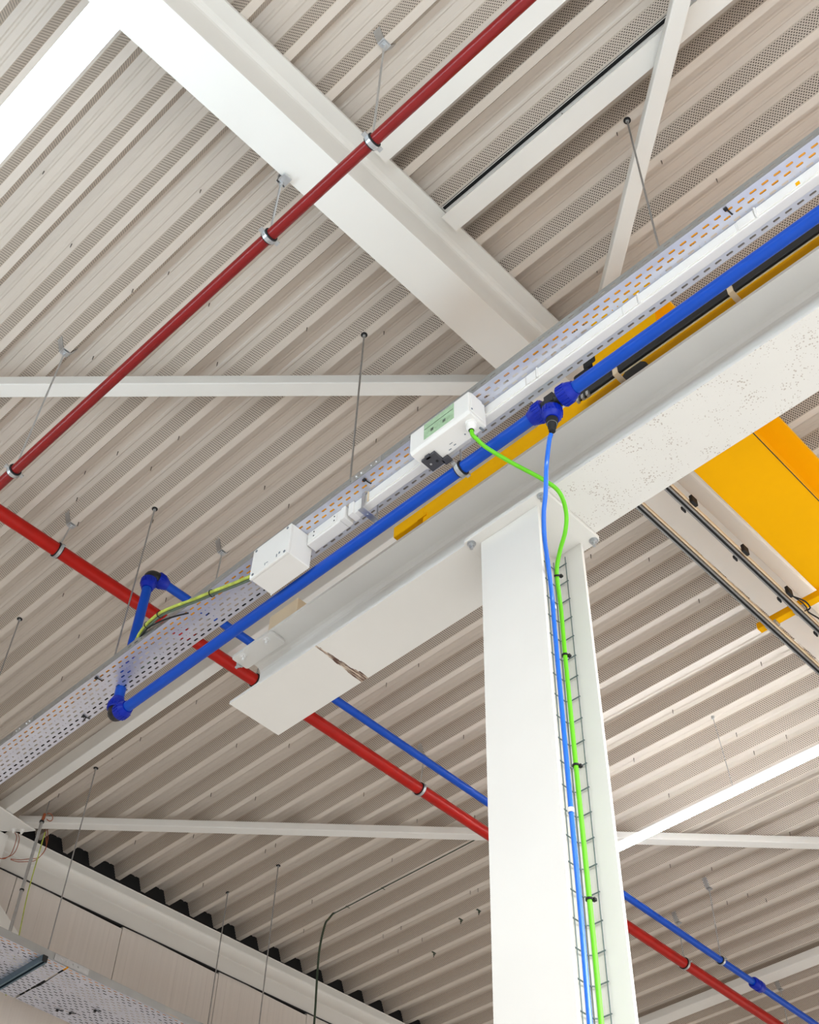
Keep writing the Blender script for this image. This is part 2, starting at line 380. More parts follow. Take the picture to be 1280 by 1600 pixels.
def strut(name, label, p0, p1, w_, h_, plates=True):
    p0 = Vector(p0); p1 = Vector(p1); d = (p1 - p0).normalized(); s = Vector((d.y, -d.x, 0)).normalized() * (w_ / 2); u = Vector((0, 0, h_))
    mb = MB(); vs = []
    for p in (p0, p1): vs += [p - s, p + s, p + s + u, p - s + u]
    mb.add(vs, [(0, 1, 2, 3), (7, 6, 5, 4), (0, 4, 5, 1), (1, 5, 6, 2), (2, 6, 7, 3), (3, 7, 4, 0)])
    return tag(mb.build(name, 'steel', bevel=0.005, origin=tuple((p0 + p1) / 2)), label, 'brace')
strut('roof_brace', 'cream bracing tube level across the left half, ending at the control box', (-0.9, 6.50, 5.255), (3.22, 2.06, 5.30), 0.086, 0.07)
strut('roof_brace', 'cream bracing tube slanting down steeply, top right by a hanging rod', (-0.4, -2.33, 5.24), (3.09, 1.90, 5.24), 0.072, 0.07)
b3 = strut('roof_brace', 'long cream bracing tube crossing low behind the column, above the wall', (3.52, 7.56, 5.37), (9.0, 2.18, 5.478), 0.078, 0.06)
# node plate with two bolts at the corner
g = MB(); g.prism([(2.9, 7.375), (3.27, 7.38), (3.60, 7.425), (3.555, 7.50), (3.43, 7.62), (2.9, 7.62)], 'z', 5.300, 5.312)
go = tag(g.build('node_plate', 'steel', bevel=0.002), 'cream corner plate with two white bolts where tubes meet the wall post', 'plate')
for x, y in ((3.485, 7.53), (3.53, 7.49)):
    bo = MB(); hexbolt(bo, (x, y, 5.30), (0, 0, -1), 0.014, 0.014); bo.build('bolt', 'box', go)
pc = MB(); pc.prism([(a, b_) for a, b_ in ibeam_prof(3.40, 7.62, 0.2, 0.2, 0.008, 0.012, 0.015)], 'z', -1.6, 5.299)
tag(pc.build('wall_post', 'steel'), 'cream steel post at the left picture edge against the wall', 'column')
kb = MB(); kb.prism([(3.50, 4.95), (3.50, 4.72), (4.10, 4.30), (4.22, 4.46)], 'y', 7.735, 7.747)
tag(kb.build('knee_plate', 'steel'), 'cream slanting knee plate on the wall behind the lower tray', 'plate')

# column: H section with its flanges facing the camera side
hc = []
for p, q in ibeam_prof(0, 0, 0.288, 0.297, 0.0085, 0.014, 0.027): hc.append((2.617 + q, 2.0975 + p))
col = tag(empty('steel_column', (2.76, 2.0975, -1.6)), 'broad white steel column carrying the crane beam', 'column')
MB().prism(hc, 'z', -1.6, 3.778).build('shaft', 'steel', col, bevel=0)
cp = MB(); r_ = 0.018
def rrect(x0, x1, y0, y1, r, n=4):
    pts = []
    for cx, cy, a in ((x1 - r, y1 - r, 0), (x0 + r, y1 - r, 90), (x0 + r, y0 + r, 180), (x1 - r, y0 + r, 270)):
        for k in range(n + 1):
            t = math.radians(a + 90 * k / n); pts.append((cx + r * math.cos(t), cy + r * math.sin(t)))
    return pts
cp.prism(rrect(2.570, 2.938, 1.880, 2.308, 0.02), 'z', 3.778, 3.798)
cpo = cp.build('cap_plate', 'steel', col, bevel=0.002)
for x, y in ((2.595, 2.278), (2.592, 1.905), (2.917, 1.903), (2.917, 2.278)):
    bo = MB(); hexbolt(bo, (x, y, 3.778), (0, 0, -1), 0.013, 0.013); bo.build('bolt', 'galv', cpo)

# crane runway girder
gd = tag(empty('crane_girder', (2.753, 0, 3.80)), 'long cream crane beam on the column, with a brown scar across its flange', 'beam')
gp = [(p - 0, q) for p, q in ibeam_prof(2.753, 3.80, 0.33, 0.307, 0.011, 0.016, 0.03)]
MB().prism(gp, 'y', -6.0, 3.797).build('beam_body', 'girder', gd, origin=(2.753, 0, 3.80))
MB().box(2.728, 2.778, -6.0, 3.60, 4.13, 4.17).build('crane_rail', 'steel', gd)
sb = MB().box(2.655, 2.86, 3.455, 3.66, 4.131, 4.312).build('stop_block', 'buffer', gd, bevel=0.004)
MB().box(2.645, 2.70, 3.66, 3.70, 4.131, 4.20).build('stop_lug', 'buffer', gd, bevel=0.003)
jp = MB(); jp.prism(rrect(2.588, 2.69, 3.55, 3.83, 0.012), 'z', 4.094, 4.112); jpo = jp.build('joint_plate', 'steel', gd, bevel=0.002)
for x, y in ((2.612, 3.60), (2.615, 3.77)):
    bo = MB(); hexbolt(bo, (x, y, 4.094), (0, 0, -1), 0.014, 0.010); bo.build('bolt', 'box', jpo)
bo = MB(); hexbolt(bo, (2.645, 3.83, 4.10), (0, 1, -0.2), 0.014, 0.012); bo.build('bolt', 'galv', jpo)

# ------------------------------------------------------------------ bridge crane (moves as one)
cr = tag(empty('bridge_crane', (2.76, 1.47, 4.19)), 'yellow overhead travelling crane resting on the cream crane beam', 'crane')
c = MB()
c.box(2.66, 2.85, -1.7, 2.625, 4.178, 4.335); c.box(2.66, 2.85, 2.625, 2.812, 4.264, 4.335)
ca = c.build('end_carriage', 'yellow', cr, bevel=0.004)
MB().box(2.655, 2.661, 2.60, 2.655, 4.26, 4.275).build('weld_tab', 'yellow', ca)
whl = MB(); whl.cyl((2.652, 1.438, 4.214), (2.70, 1.438, 4.214), 0.068, n=32); whl.build('wheel', 'black', ca)
MB().box(2.675, 2.84, 1.15, 1.80, 4.335, 4.40).build('mounting_plate', 'yellow', cr, bevel=0.003)
MB().prism(ibeam_prof(1.468, 4.40, 0.50, 0.312, 0.012, 0.024, 0.03), 'x', 2.70, 13.5).build('bridge_beam', 'yellow', cr)
MB().box(2.71, 13.4, 1.3095, 1.3125, 4.3985, 4.4035).build('shadow_line', 'rubber', cr)  # dark strip standing in for the thin shadow gap at the flange edge
MB().box(2.694, 2.70, 1.312, 1.65, 4.40, 4.90).build('end_plate', 'yellow', cr)
MB().box(2.69, 2.80, 1.63, 1.70, 4.55, 4.70).build('buffer', 'rubber', cr, bevel=0.01)
MB().box(2.695, 2.78, 1.675, 1.76, 4.50, 4.56).build('buffer', 'rubber', cr, bevel=0.01)
bb = MB().box(2.598, 2.613, -1.7, 1.69, 4.216, 4.262).build('power_rail', 'black', cr, bevel=0.003)
MB().box(2.590, 2.600, -1.7, 1.60, 4.2625, 4.2685).build('rail_edge', 'trunk', bb)
MB().box(2.6125, 2.6165, -1.7, 1.66, 4.212, 4.218).build('rail_edge', 'buffer', bb)
for y in (1.489, 0.935):
    k = MB(); k.prism([(2.590, 4.204), (2.66, 4.204), (2.66, 4.212), (2.597, 4.212), (2.597, 4.244), (2.590, 4.244)], 'y', y - 0.012, y + 0.012); k.build('rail_clip', 'buffer', bb, bevel=0.002)
for y in (1.63, 1.655, 1.68):
    MB().box(2.585, 2.60, y - 0.006, y + 0.006, 4.19, 4.216).build('terminal', 'galv', bb)
# festoon rails on yellow arms
ar = MB().box(4.365, 4.405, 1.60, 1.965, 4.345, 4.385).build('rail_arm', 'yellow', cr, bevel=0.003)
ar2 = MB().box(8.365, 8.405, 1.60, 1.965, 4.345, 4.385).build('rail_arm', 'yellow', cr, bevel=0.003)
for yc in (1.735, 1.893):
    rr = MB(); z0 = 4.305
    rr.prism([(yc - 0.014, z0), (yc - 0.006, z0), (yc - 0.006, z0 + 0.004), (yc - 0.011, z0 + 0.004), (yc - 0.011, z0 + 0.028), (yc + 0.011, z0 + 0.028), (yc + 0.011, z0 + 0.004), (yc + 0.006, z0 + 0.004), (yc + 0.006, z0), (yc + 0.014, z0), (yc + 0.014, z0 + 0.032), (yc - 0.014, z0 + 0.032)], 'x', 2.86, 11.5)
    ro = rr.build('festoon_rail', 'zinc', cr)
    MB().box(2.87, 11.49, yc - 0.011, yc + 0.011, z0 + 0.006, z0 + 0.010).build('rail_slot', 'rubber', ro)
    MB().box(2.9, 11.5, yc - 0.026, yc - 0.018, z0 + 0.008, z0 + 0.020).build('flat_cable', 'buffer', ro)
    for ax in (4.385,):
        MB().box(ax - 0.02, ax + 0.02, yc - 0.034, yc + 0.030, 4.330, 4.349).build('rail_holder', 'galv', ro, bevel=0.002)
for x in (3.45, 3.857, 4.225, 4.545):
    MB().box(x - 0.022, x + 0.022, 1.690, 1.707, 4.30, 4.345).build('cable_clamp', 'rubber', cr, bevel=0.003)
    MB().box(x - 0.016, x + 0.016, 1.752, 1.760, 4.298, 4.315).build('clamp_tab', 'rubber', cr, bevel=0.002)
lp = MB(); lp.tube(spline([(4.245, 1.70, 4.31), (4.28, 1.66, 4.275), (4.34, 1.665, 4.28), (4.39, 1.70, 4.31), (4.45, 1.68, 4.29), (4.53, 1.70, 4.31)]), 0.004, 6)
lp.build('loop_cable', 'rubber', cr); lp = MB()
lp.tube(spline([(4.25, 1.70, 4.315), (4.30, 1.68, 4.29), (4.36, 1.69, 4.30), (4.385, 1.72, 4.32)]), 0.003, 6); lp.build('loop_cable', 'rubber', cr)

# ------------------------------------------------------------------ perforated cable trays
def slot_cell(mb, u0, u1, v0, v1, holes, put):
    """cell with one centred opening: holes = (half length along u, half width along v)"""
    uc, vc = (u0 + u1) / 2, (v0 + v1) / 2; a, b = holes
    if a > b: inner = [(-a, 0), (-a + b * 0.6, -b), (0, -b), (a - b * 0.6, -b), (a, 0), (a - b * 0.6, b), (0, b), (-a + b * 0.6, b)]
    else: inner = [(a * math.cos(t), b * math.sin(t)) for t in [math.pi + k * math.pi / 4 for k in range(8)]]
    outer = [(u0, vc), (u0, v0), (uc, v0), (u1, v0), (u1, vc), (u1, v1), (uc, v1), (u0, v1)]
    vs = [put(*p) for p in outer] + [put(uc + p[0], vc + p[1]) for p in inner]
    mb.add(vs, [(i, (i + 1) % 8, 8 + (i + 1) % 8, 8 + i) for i in range(8)])
def perforated(mb, u0, u1, v0, rows, put, blank=None):
    """rows of 25 mm: full slots, slots with hole pairs, slots with a round hole"""
    nu = int(round((u1 - u0) / 0.05))
    for r in range(rows):
        ty = {0: 'f', 1: 'f', 2: 'p', 3: 'h', 4: 'p', 5: 'f', 6: 'f', 7: 'f'}[r % 7] if rows < 10 else 'ffphpf'[r % 6]
        off = 0.0 if r % 2 == 0 else 0.025
        va, vb = v0 + r * 0.025, v0 + (r + 1) * 0.025
        if off: slot_cell(mb, u0, u0 + 0.025, va, vb, (0.003, 0.003), put)
        for k in range(nu - (1 if off else 0)):
            a = u0 + off + k * 0.05
            if ty == 'p' and k % 4 == 3:
                slot_cell(mb, a, a + 0.025, va, vb, (0.0028, 0.0028), put); slot_cell(mb, a + 0.025, a + 0.05, va, vb, (0.0028, 0.0028), put)
            elif ty == 'h' and k % 3 == 2: slot_cell(mb, a, a + 0.05, va, vb, (0.0055, 0.0050), put)
            else: slot_cell(mb, a, a + 0.05, va, vb, (0.0145, 0.0043), put)
        if off: slot_cell(mb, u1 - 0.025, u1, va, vb, (0.003, 0.003), put)
T1 = tag(empty('cable_tray', (2.32, 2.5, 4.12)), 'long galvanised perforated tray hung along the crane beam, over the white trunking', 'cable tray')
tb = MB(); TY0, TY1 = -0.70, 6.50
perforated(tb, TY0, TY1, 2.2375, 7, lambda u, v: (v, u, 4.12))
for x0, x1 in ((2.2265, 2.2375), (2.4125, 2.4165)): tb.add([(x0, TY0, 4.12), (x1, TY0, 4.12), (x1, TY1, 4.12), (x0, TY1, 4.12)], [(0, 1, 2, 3)])
tb.build('tray_base', 'tray', T1, solid=0.0012)
for sx, nm in ((2.2265, 1), (2.4165, -1)):
    sd = MB()
    n_ = int((TY1 - TY0) / 0.05)
    for k in range(n_): slot_cell(sd, TY0 + k * 0.05, TY0 + (k + 1) * 0.05, 4.1285, 4.1535, (0.0145, 0.003), lambda u, v: (sx, u, v))
    for z0, z1 in ((4.12, 4.1285), (4.1535, 4.166)): sd.add([(sx, TY0, z0), (sx, TY1, z0), (sx, TY1, z1), (sx, TY0, z1)], [(0, 1, 2, 3)])
    sd.add([(sx, TY0, 4.166), (sx, TY1, 4.166), (sx + 0.008 * nm, TY1, 4.166), (sx + 0.008 * nm, TY0, 4.166)], [(0, 1, 2, 3)])
    sd.build('tray_side', 'tray_side', T1, solid=0.0012)
for yj in (5.07, 2.54):                                        # couplers with bolts
    MB().box(2.4173, 2.4197, yj - 0.09, yj + 0.09, 4.124, 4.160).build('tray_coupler', 'galv', T1)
    co = MB().box(2.2233, 2.2257, yj - 0.09, yj + 0.09, 4.124, 4.160).build('tray_coupler', 'galv', T1)
    for dy in (-0.06, -0.03, 0.03, 0.06):
        b = MB(); b.cyl((2.2233, yj + dy, 4.141), (2.2185, yj + dy, 4.141), 0.006, 0.004, 10); b.build('bolt_head', 'galv', co)
for (x, y, a) in ((2.256, 4.452, 0), (2.39, 4.739, 1), (2.349, 2.60, 0), (2.262, 2.57, 0), (2.255, 0.732, 0)):
    k = MB(); ln = 0.05
    k.tube([(x - 0.020, y + 0.004, 4.124), (x - 0.018, y, 4.115), (x + 0.018, y - 0.004, 4.115), (x + 0.020, y - 0.006, 4.124)], 0.0028, 6)
    k.box(x - 0.022, x - 0.010, y - 0.006, y + 0.008, 4.110, 4.118)
    if a: k.tube([(x, y, 4.115), (x + 0.004, y + 0.03, 4.114)], 0.0025, 6)
    k.build('cable_tie', 'rubber', T1)
# cables lying in the tray
random.seed(3)
def tray_cable(name, label, m_, x, r, y0, y1, amp=0.004, ph=0.0, z=4.1215, grp=None):
    pts = [(x + amp * math.sin(y * 2.1 + ph) + amp * 0.5 * math.sin(y * 5.3 + ph), y, z + r) for y in [y0 + (y1 - y0) * k / 60 for k in range(61)]]
    return tag(MB().tube(pts, r, 8).build(name, m_), label, 'cable', grp)
tray_cable('orange_cable', 'orange-yellow cable showing through the near slots of the upper tray', 'orange', 2.249, 0.010, -0.65, 6.4, 0.004, 0.3)
tray_cable('orange_cable', 'second orange-yellow cable in the upper tray, beside the first', 'orange', 2.274, 0.009, -0.65, 6.4, 0.005, 1.3)
tray_cable('black_cable', 'black cable along the far side inside the upper tray', 'rubber', 2.394, 0.012, 3.3, 6.4, 0.004, 0.9)
tray_cable('black_cable', 'black cable pressed against the near side of the upper tray', 'rubber', 2.2405, 0.012, -0.65, 6.4, 0.0008, 0.4, 4.129)
tray_cable('grey_cable', 'pale grey cable along the middle of the upper tray', 'greygreen', 2.352, 0.007, 3.6, 6.4, 0.010, 0.2)

T2 = tag(empty('cable_tray', (4.2, 6.96, 4.0)), 'wide galvanised perforated tray in front of the wall, bottom left corner', 'cable tray')
def tray2(x0, x1):
    t = MB(); perforated(t, x0, x1, 6.675, 23, lambda u, v: (u, v, 4.0)); t.build('tray_base', 'tray', T2, solid=0.0014)
    s = MB()
    for yy in (6.675, 7.25):
        s.add([(x0, yy, 4.0), (x1, yy, 4.0), (x1, yy, 4.055), (x0, yy, 4.055)], [(0, 1, 2, 3)])
        q = 0.01 if yy < 7 else -0.01
        s.add([(x0, yy, 4.055), (x1, yy, 4.055), (x1, yy + q, 4.055), (x0, yy + q, 4.055)], [(0, 1, 2, 3)])
    s.build('tray_side', 'tray_side', T2, solid=0.0014)
tray2(2.20, 3.70); tray2(3.716, 6.366)
for xs in (3.53, 5.275, 7.0):
    if xs > 6.3: continue
    k = MB(); k.prism([(xs - 0.02, 3.957), (xs - 0.008, 3.957), (xs - 0.008, 3.961), (xs - 0.017, 3.961), (xs - 0.017, 3.996), (xs + 0.017, 3.996), (xs + 0.017, 3.961), (xs + 0.008, 3.961), (xs + 0.008, 3.957), (xs + 0.02, 3.957), (xs + 0.02, 3.999), (xs - 0.02, 3.999)], 'y', 6.655, 7.30)
    so = k.build('support_rail', 'strut', T2)
    MB().box(xs - 0.017, xs + 0.017, 6.652, 6.656, 3.957, 3.999).build('end_cap', 'rubber', so)
k = MB().box(3.60, 3.86, 6.669, 6.6735, 4.008, 4.05).build('tray_coupler', 'galv', T2)
for x in (3.65, 3.69, 3.74, 3.78):
    b = MB(); b.cyl((x, 6.669, 4.03), (x, 6.662, 4.03), 0.008, 0.005, 10); b.build('bolt_head', 'galv', k)
k = MB(); k.add([(3.693, 7.23, 3.9985), (3.712, 6.98, 3.996), (3.707, 6.70, 3.9985), (3.722, 6.98, 3.996)], [(0, 1, 2, 3)]); k.build('gap_wedge', 'rubber', T2, solid=0.001)  # black sheet drawn as the dark gap between the two tray sections
for (x, y) in ((3.98, 7.16), (4.06, 7.13), (4.15, 6.98)):
    k = MB(); k.tube([(x, y, 3.997), (x + 0.012, y - 0.02, 3.99), (x + 0.03, y - 0.03, 3.993)], 0.003, 6); k.box(x - 0.006, x + 0.008, y - 0.006, y + 0.006, 3.988, 3.998); k.build('cable_tie', 'rubber', T2)
def tray2_cable(lbl, m_, y, r, x1=6.3):
    pts = [(x, y + 0.006 * math.sin(x * 3 + y * 9), 4.002 + r) for x in [2.3 + (x1 - 2.3) * k / 30 for k in range(31)]]
    tag(MB().tube(pts, r, 8).build('tray_cable', m_), lbl, 'cable')
tray2_cable('orange-yellow cable by the near side of the wide lower tray', 'orange', 6.69, 0.010)
tray2_cable('second orange-yellow cable in the wide lower tray', 'orange', 6.716, 0.010)
for i_, (y, ms) in enumerate(((6.75, 'rubber'), (6.775, 'rubber'), (6.97, 'rubber'), (7.02, 'rubber'), (7.07, 'rubber'), (7.13, 'rubber'), (7.19, 'rubber'))):
    tray2_cable(['black cable next to the orange pair in the wide lower tray', 'black cable just behind it in the wide lower tray', 'black cable at the middle of the wide lower tray', 'black cable past the middle of the wide lower tray', 'black cable in the rear half of the wide lower tray', 'black cable near the rear side of the wide lower tray', 'black cable tight to the rear side of the wide lower tray'][i_], ms, y, 0.013)

# ------------------------------------------------------------------ hanger rods
def rod(x, y, z0, label, z1=None, cap=True, r=0.0045, grp='threaded rods hanging the trays', nut=True):
    z1 = deck_under(x) if z1 is None else z1
    t = tag(empty('hanger_rod', (x, y, z0)), label, 'rod', grp)
    MB().cyl((x, y, z0), (x, y, z1), r, n=8).build('rod', 'zinc', t)
    if cap:
        k = MB(); k.cyl((x, y, z1 - 0.004), (x, y, z1 - 0.001), 0.017, n=16); k.build('washer', 'rubber', t)
        k = MB(); k.cyl((x, y, z1 - 0.014), (x, y, z1 - 0.004), 0.009, n=6); k.build('nut', 'galv', t)
    if nut:
        k = MB(); k.cyl((x, y, z0 + 0.004), (x, y, z0 + 0.014), 0.009, n=6); k.build('nut', 'galv', t)
    return t
rod(2.297, 1.041, 4.122, 'threaded rod from ceiling to tray, right, crossing the slanting brace')
rod(2.292, 2.718, 4.122, 'threaded rod dropping to the tray just left of the grey control box')
rod(2.303, 4.448, 4.122, 'threaded rod to the tray passing in front of the thick red pipe')
rod(2.300, 5.800, 4.122, 'threaded rod to the tray at the far left picture edge')
rod(3.560, 6.702, 3.95, 'threaded rod to the lower tray, beside the thick grey conduit pipe')
rod(5.273, 7.271, 3.95, 'threaded rod in front of the wall, left one of the close pair')
rod(5.277, 6.676, 3.95, 'threaded rod in front of the wall, right one of the close pair')

# pipe hangers: strap bracket on the rib, rod and rubber-lined ring
def hanger(x, y, zp, rp, axis, label, bracket=True, ztop=None, big=1.0, grp='pipe hangers'):
    t = tag(empty('pipe_hanger', (x, y, zp + rp)), label, 'pipe hanger', grp)
    rb = 0.7776 + round((x - FL / 2 - 0.7776) / P) * P; zt = roof(x) if ztop is None else ztop; xc = rb + FL / 2
    if bracket:
        k = MB(); wy = 0.019 * big; th = 0.0022
        zb = roof(xc)
        k.box(rb - 0.004, rb + FL + 0.004, y - wy, y + wy, zb - 0.004, zb - 0.0015)
        for s_, xe, xt in ((-1, rb - 0.002, rb - WB - 0.002), (1, rb + FL + 0.002, rb + FL + WB + 0.002)):
            hh = 0.75
            xa, xb_ = xe, xe + (xt - xe) * hh; za, zb2 = zb - 0.003, zb - 0.003 + DP * hh
            k.add([(xa, y - wy, za), (xa, y + wy, za), (xb_, y + wy, zb2), (xb_, y - wy, zb2), (xa + s_ * th, y - wy, za), (xa + s_ * th, y + wy, za), (xb_ + s_ * th, y + wy, zb2), (xb_ + s_ * th, y - wy, zb2)],
                  [(0, 1, 2, 3), (7, 6, 5, 4), (0, 4, 5, 1), (1, 5, 6, 2), (2, 6, 7, 3), (3, 7, 4, 0)])
        ko = k.build('bracket', 'galv', t)
        k = MB(); k.box(xc - 0.016, xc + 0.016, y - 0.016, y + 0.016, zb - 0.012, zb - 0.009); k.cyl((xc, y, zb - 0.020), (xc, y, zb - 0.012), 0.009, n=6); k.build('washer', 'galv', ko)
        x_top, zt = xc, zb - 0.004
    else: x_top = x
    MB().cyl((x, y, zp + rp + 0.012), (x_top, y, zt), 0.0048, n=8).build('rod', 'galv', t)
    d = (0, 1, 0) if axis == 'y' else (1, 0, 0)
    MB().ring((x, y, zp), d, rp * 0.99, rp + 0.0065, 0.030).build('rubber_lining', 'rubber', t)
    MB().ring((x, y, zp), d, rp + 0.0066, rp + 0.0098, 0.019).build('clamp_ring', 'galv', t)
    k = MB(); k.cyl((x, y, zp + rp + 0.0098), (x, y, zp + rp + 0.030), 0.009, n=6); k.build('rod_nut', 'galv', t)
    for s_ in (-1, 1):
        k = MB(); o_ = (rp + 0.016) * s_
        if axis == 'y': k.box(x + o_ - 0.008, x + o_ + 0.008, y - 0.009, y + 0.009, zp - 0.005, zp + 0.005)
        else: k.box(x - 0.009, x + 0.009, y + o_ - 0.008, y + o_ + 0.008, zp - 0.005, zp + 0.005)
        k.build('clamp_lug', 'galv', t)
    return t
R1 = (1.290, 4.44, 0.0242); R2 = (4.905, 5.20, 0.040); B1 = (2.375, 3.94, 0.0262); B2 = (4.43, 4.94, 0.025)
hanger(1.290, 3.925, R1[1], R1[2], 'y', 'strap bracket and ring holding the thin red pipe, left picture edge')
hanger(1.290, 2.166, R1[1], R1[2], 'y', 'ring hanger on the thin red pipe, clamped to the edge of the big roof beam', bracket=False, ztop=4.93)
hanger(1.290, 1.590, R1[1], R1[2], 'y', 'strap bracket and ring on the thin red pipe, upper middle')
k = MB(); k.box(1.270, 1.312, 2.125, 2.175, 4.900, 4.912); k.box(1.270, 1.312, 2.125, 2.165, 4.948, 4.956); k.box(1.270, 1.312, 2.166, 2.172, 4.90, 4.956); k.cyl((1.29, 2.166, 4.88), (1.29, 2.166, 4.90), 0.009, n=6)
tag(k.build('beam_clamp', 'galv'), 'small zinc clamp gripping the edge of the big roof beam', 'clamp')
hanger(2.020, R2[0], R2[1], R2[2], 'x', 'strap bracket and ring on the thick red pipe, left picture edge')
hanger(3.525, R2[0], R2[1], R2[2], 'x', 'ring on the thick red pipe beside the end of the crane beam')
hanger(5.015, R2[0], R2[1], R2[2], 'x', 'ring on the thick red pipe left of the column')
hanger(8.050, R2[0], R2[1], R2[2], 'x', 'ring on the thick red pipe, lower right of the column')
hanger(9.55, R2[0], R2[1], R2[2], 'x', 'strap bracket on the thick red pipe, bottom right corner')
hanger(2.790, B2[0], B2[1], B2[2], 'x', 'strap bracket and rod above the tray by the white junction box')
hanger(7.790, B2[0], B2[1], B2[2], 'x', 'strap bracket and ring on the blue pipe right of the column')

# ------------------------------------------------------------------ pipes
pr = MB().tube([(R1[0], -3.0, R1[1]), (R1[0], 7.6, R1[1])], R1[2], 24).build('red_pipe', 'pipe_red')
tag(pr, 'thin dark red sprinkler pipe running up to the top of the picture', 'pipe')
pr = MB().tube([(-1.5, R2[0], R2[1]), (13.0, R2[0], R2[1])], R2[2], 28).build('red_pipe', 'pipe_red_bright')
tag(pr, 'thick red sprinkler pipe running down to the lower right corner', 'pipe')
bp = tag(empty('blue_pipe_run', (B1[0], 2.0, B1[1])), 'blue compressed air pipe with dark blue screw fittings and an upright bend', 'pipe')
YT = 1.655
MB().tube([(B1[0], 4.39, B1[1]), (B1[0], YT + 0.06, B1[1])], B1[2], 24).build('pipe_length', 'pipe_blue', bp)
MB().tube([(B1[0], YT - 0.06, B1[1]), (B1[0], -3.0, B1[1])], B1[2], 24).build('pipe_length', 'pipe_blue', bp)
MB().tube([(B1[0], B2[0], B1[1] + 0.05), (B1[0], B2[0], B2[1] - 0.05)], B1[2], 24).build('pipe_length', 'pipe_blue', bp)
MB().tube([(B1[0] + 0.05, B2[0], B2[1]), (8.20, B2[0], B2[1])], B2[2], 24).build('pipe_length', 'pipe_blue', bp)
MB().tube([(8.30, B2[0], B2[1]), (13.2, B2[0], B2[1])], B2[2], 24).build('pipe_length', 'pipe_blue', bp)
def nut(p, d, parent, rp=0.0255, L=0.070, R=0.043):
    """ribbed compression nut starting at p, opening towards the pipe along d"""
    p = Vector(p); d = Vector(d).normalized()
    mb = MB(); mb.lathe(p, d, [(0, R * 0.96), (0.004, R), (L * 0.5, R * 0.99), (L * 0.72, R * 0.9), (L * 0.93, R * 0.74), (L, rp + 0.006), (L, rp + 0.001)], 32)
    o = mb.build('fitting_nut', 'nut_blue', parent)
    rb = MB(); a = d.orthogonal().normalized(); b = d.cross(a)
    for k in range(18):
        t = 2 * math.pi * k / 18; u = a * math.cos(t) + b * math.sin(t); s = d.cross(u) * 0.0022
        q0 = p + d * 0.004; q1 = p + d * (L * 0.55)
        vs = [q0 + u * (R - 0.002) - s, q0 + u * (R - 0.002) + s, q0 + u * (R + 0.0022) + s, q0 + u * (R + 0.0022) - s,
              q1 + u * (R - 0.002) - s, q1 + u * (R - 0.002) + s, q1 + u * (R + 0.0016) + s, q1 + u * (R + 0.0016) - s]
        rb.add(vs, [(0, 1, 2, 3), (7, 6, 5, 4), (0, 4, 5, 1), (1, 5, 6, 2), (2, 6, 7, 3), (3, 7, 4, 0)])
    rb.build('grip_ribs', 'nut_blue', o)
    return o
def elbow(cn, d1, d2, parent):
    cn = Vector(cn); d1 = Vector(d1); d2 = Vector(d2)
    pts = [cn + d1 * 0.05]
    for k in range(9):
        t = k / 8; pts.append(cn + d1 * 0.038 * (1 - t) ** 2 + d2 * 0.038 * t ** 2)
    pts.append(cn + d2 * 0.05)
    o = MB().tube(pts, 0.036, 20).build('elbow_body', 'black', parent)
    nut(cn + d1 * 0.042, d1, o); nut(cn + d2 * 0.042, d2, o)
elbow((B1[0], B2[0], B1[1]), (0, -1, 0), (0, 0, 1), bp)
elbow((B1[0], B2[0], B2[1]), (0, 0, -1), (1, 0, 0), bp)
cu = MB(); cu.lathe((8.20, B2[0], B2[1]), (1, 0, 0), [(0, 0.036), (0.012, 0.043), (0.05, 0.044), (0.056, 0.037), (0.07, 0.037), (0.076, 0.044), (0.115, 0.043), (0.13, 0.036)], 28)
cu.build('coupling', 'nut_blue', bp)
te = MB(); te.tube([(B1[0], YT + 0.07, B1[1]), (B1[0], YT - 0.07, B1[1])], 0.030, 20); te.tube([(B1[0], YT, B1[1]), (B1[0], YT, B1[1] - 0.05)], 0.029, 20)
te.box(B1[0] - 0.03, B1[0] + 0.03, YT - 0.022, YT + 0.022, B1[1] - 0.02, B1[1] + 0.03)
teo = te.build('tee_body', 'black', bp, bevel=0.003)
nut((B1[0], YT + 0.040, B1[1]), (0, 1, 0), teo); nut((B1[0], YT - 0.040, B1[1]), (0, -1, 0), teo)
dn = (0, 0.06, -1)
nut((B1[0], YT + 0.008, B1[1] - 0.036), dn, teo, 0.022, 0.058, 0.041)
rd = MB(); rd.lathe((B1[0], YT + 0.012, B1[1] - 0.090), dn, [(0, 0.0235), (0.026, 0.0228), (0.030, 0.018), (0.052, 0.0165), (0.056, 0.0135), (0.072, 0.013), (0.074, 0.011)], 24); rdo = rd.build('reducer', 'rubber', teo)
MB().ring((B1[0], YT + 0.0140, B1[1] - 0.119), dn, 0.0183, 0.0198, 0.002).build('clip_ring', 'galv', rdo)
k = hanger(B1[0], 2.135, B1[1], B1[2], 'y', 'rubber-lined ring holding the blue pipe under the tray, below the control box', bracket=False, ztop=4.119)

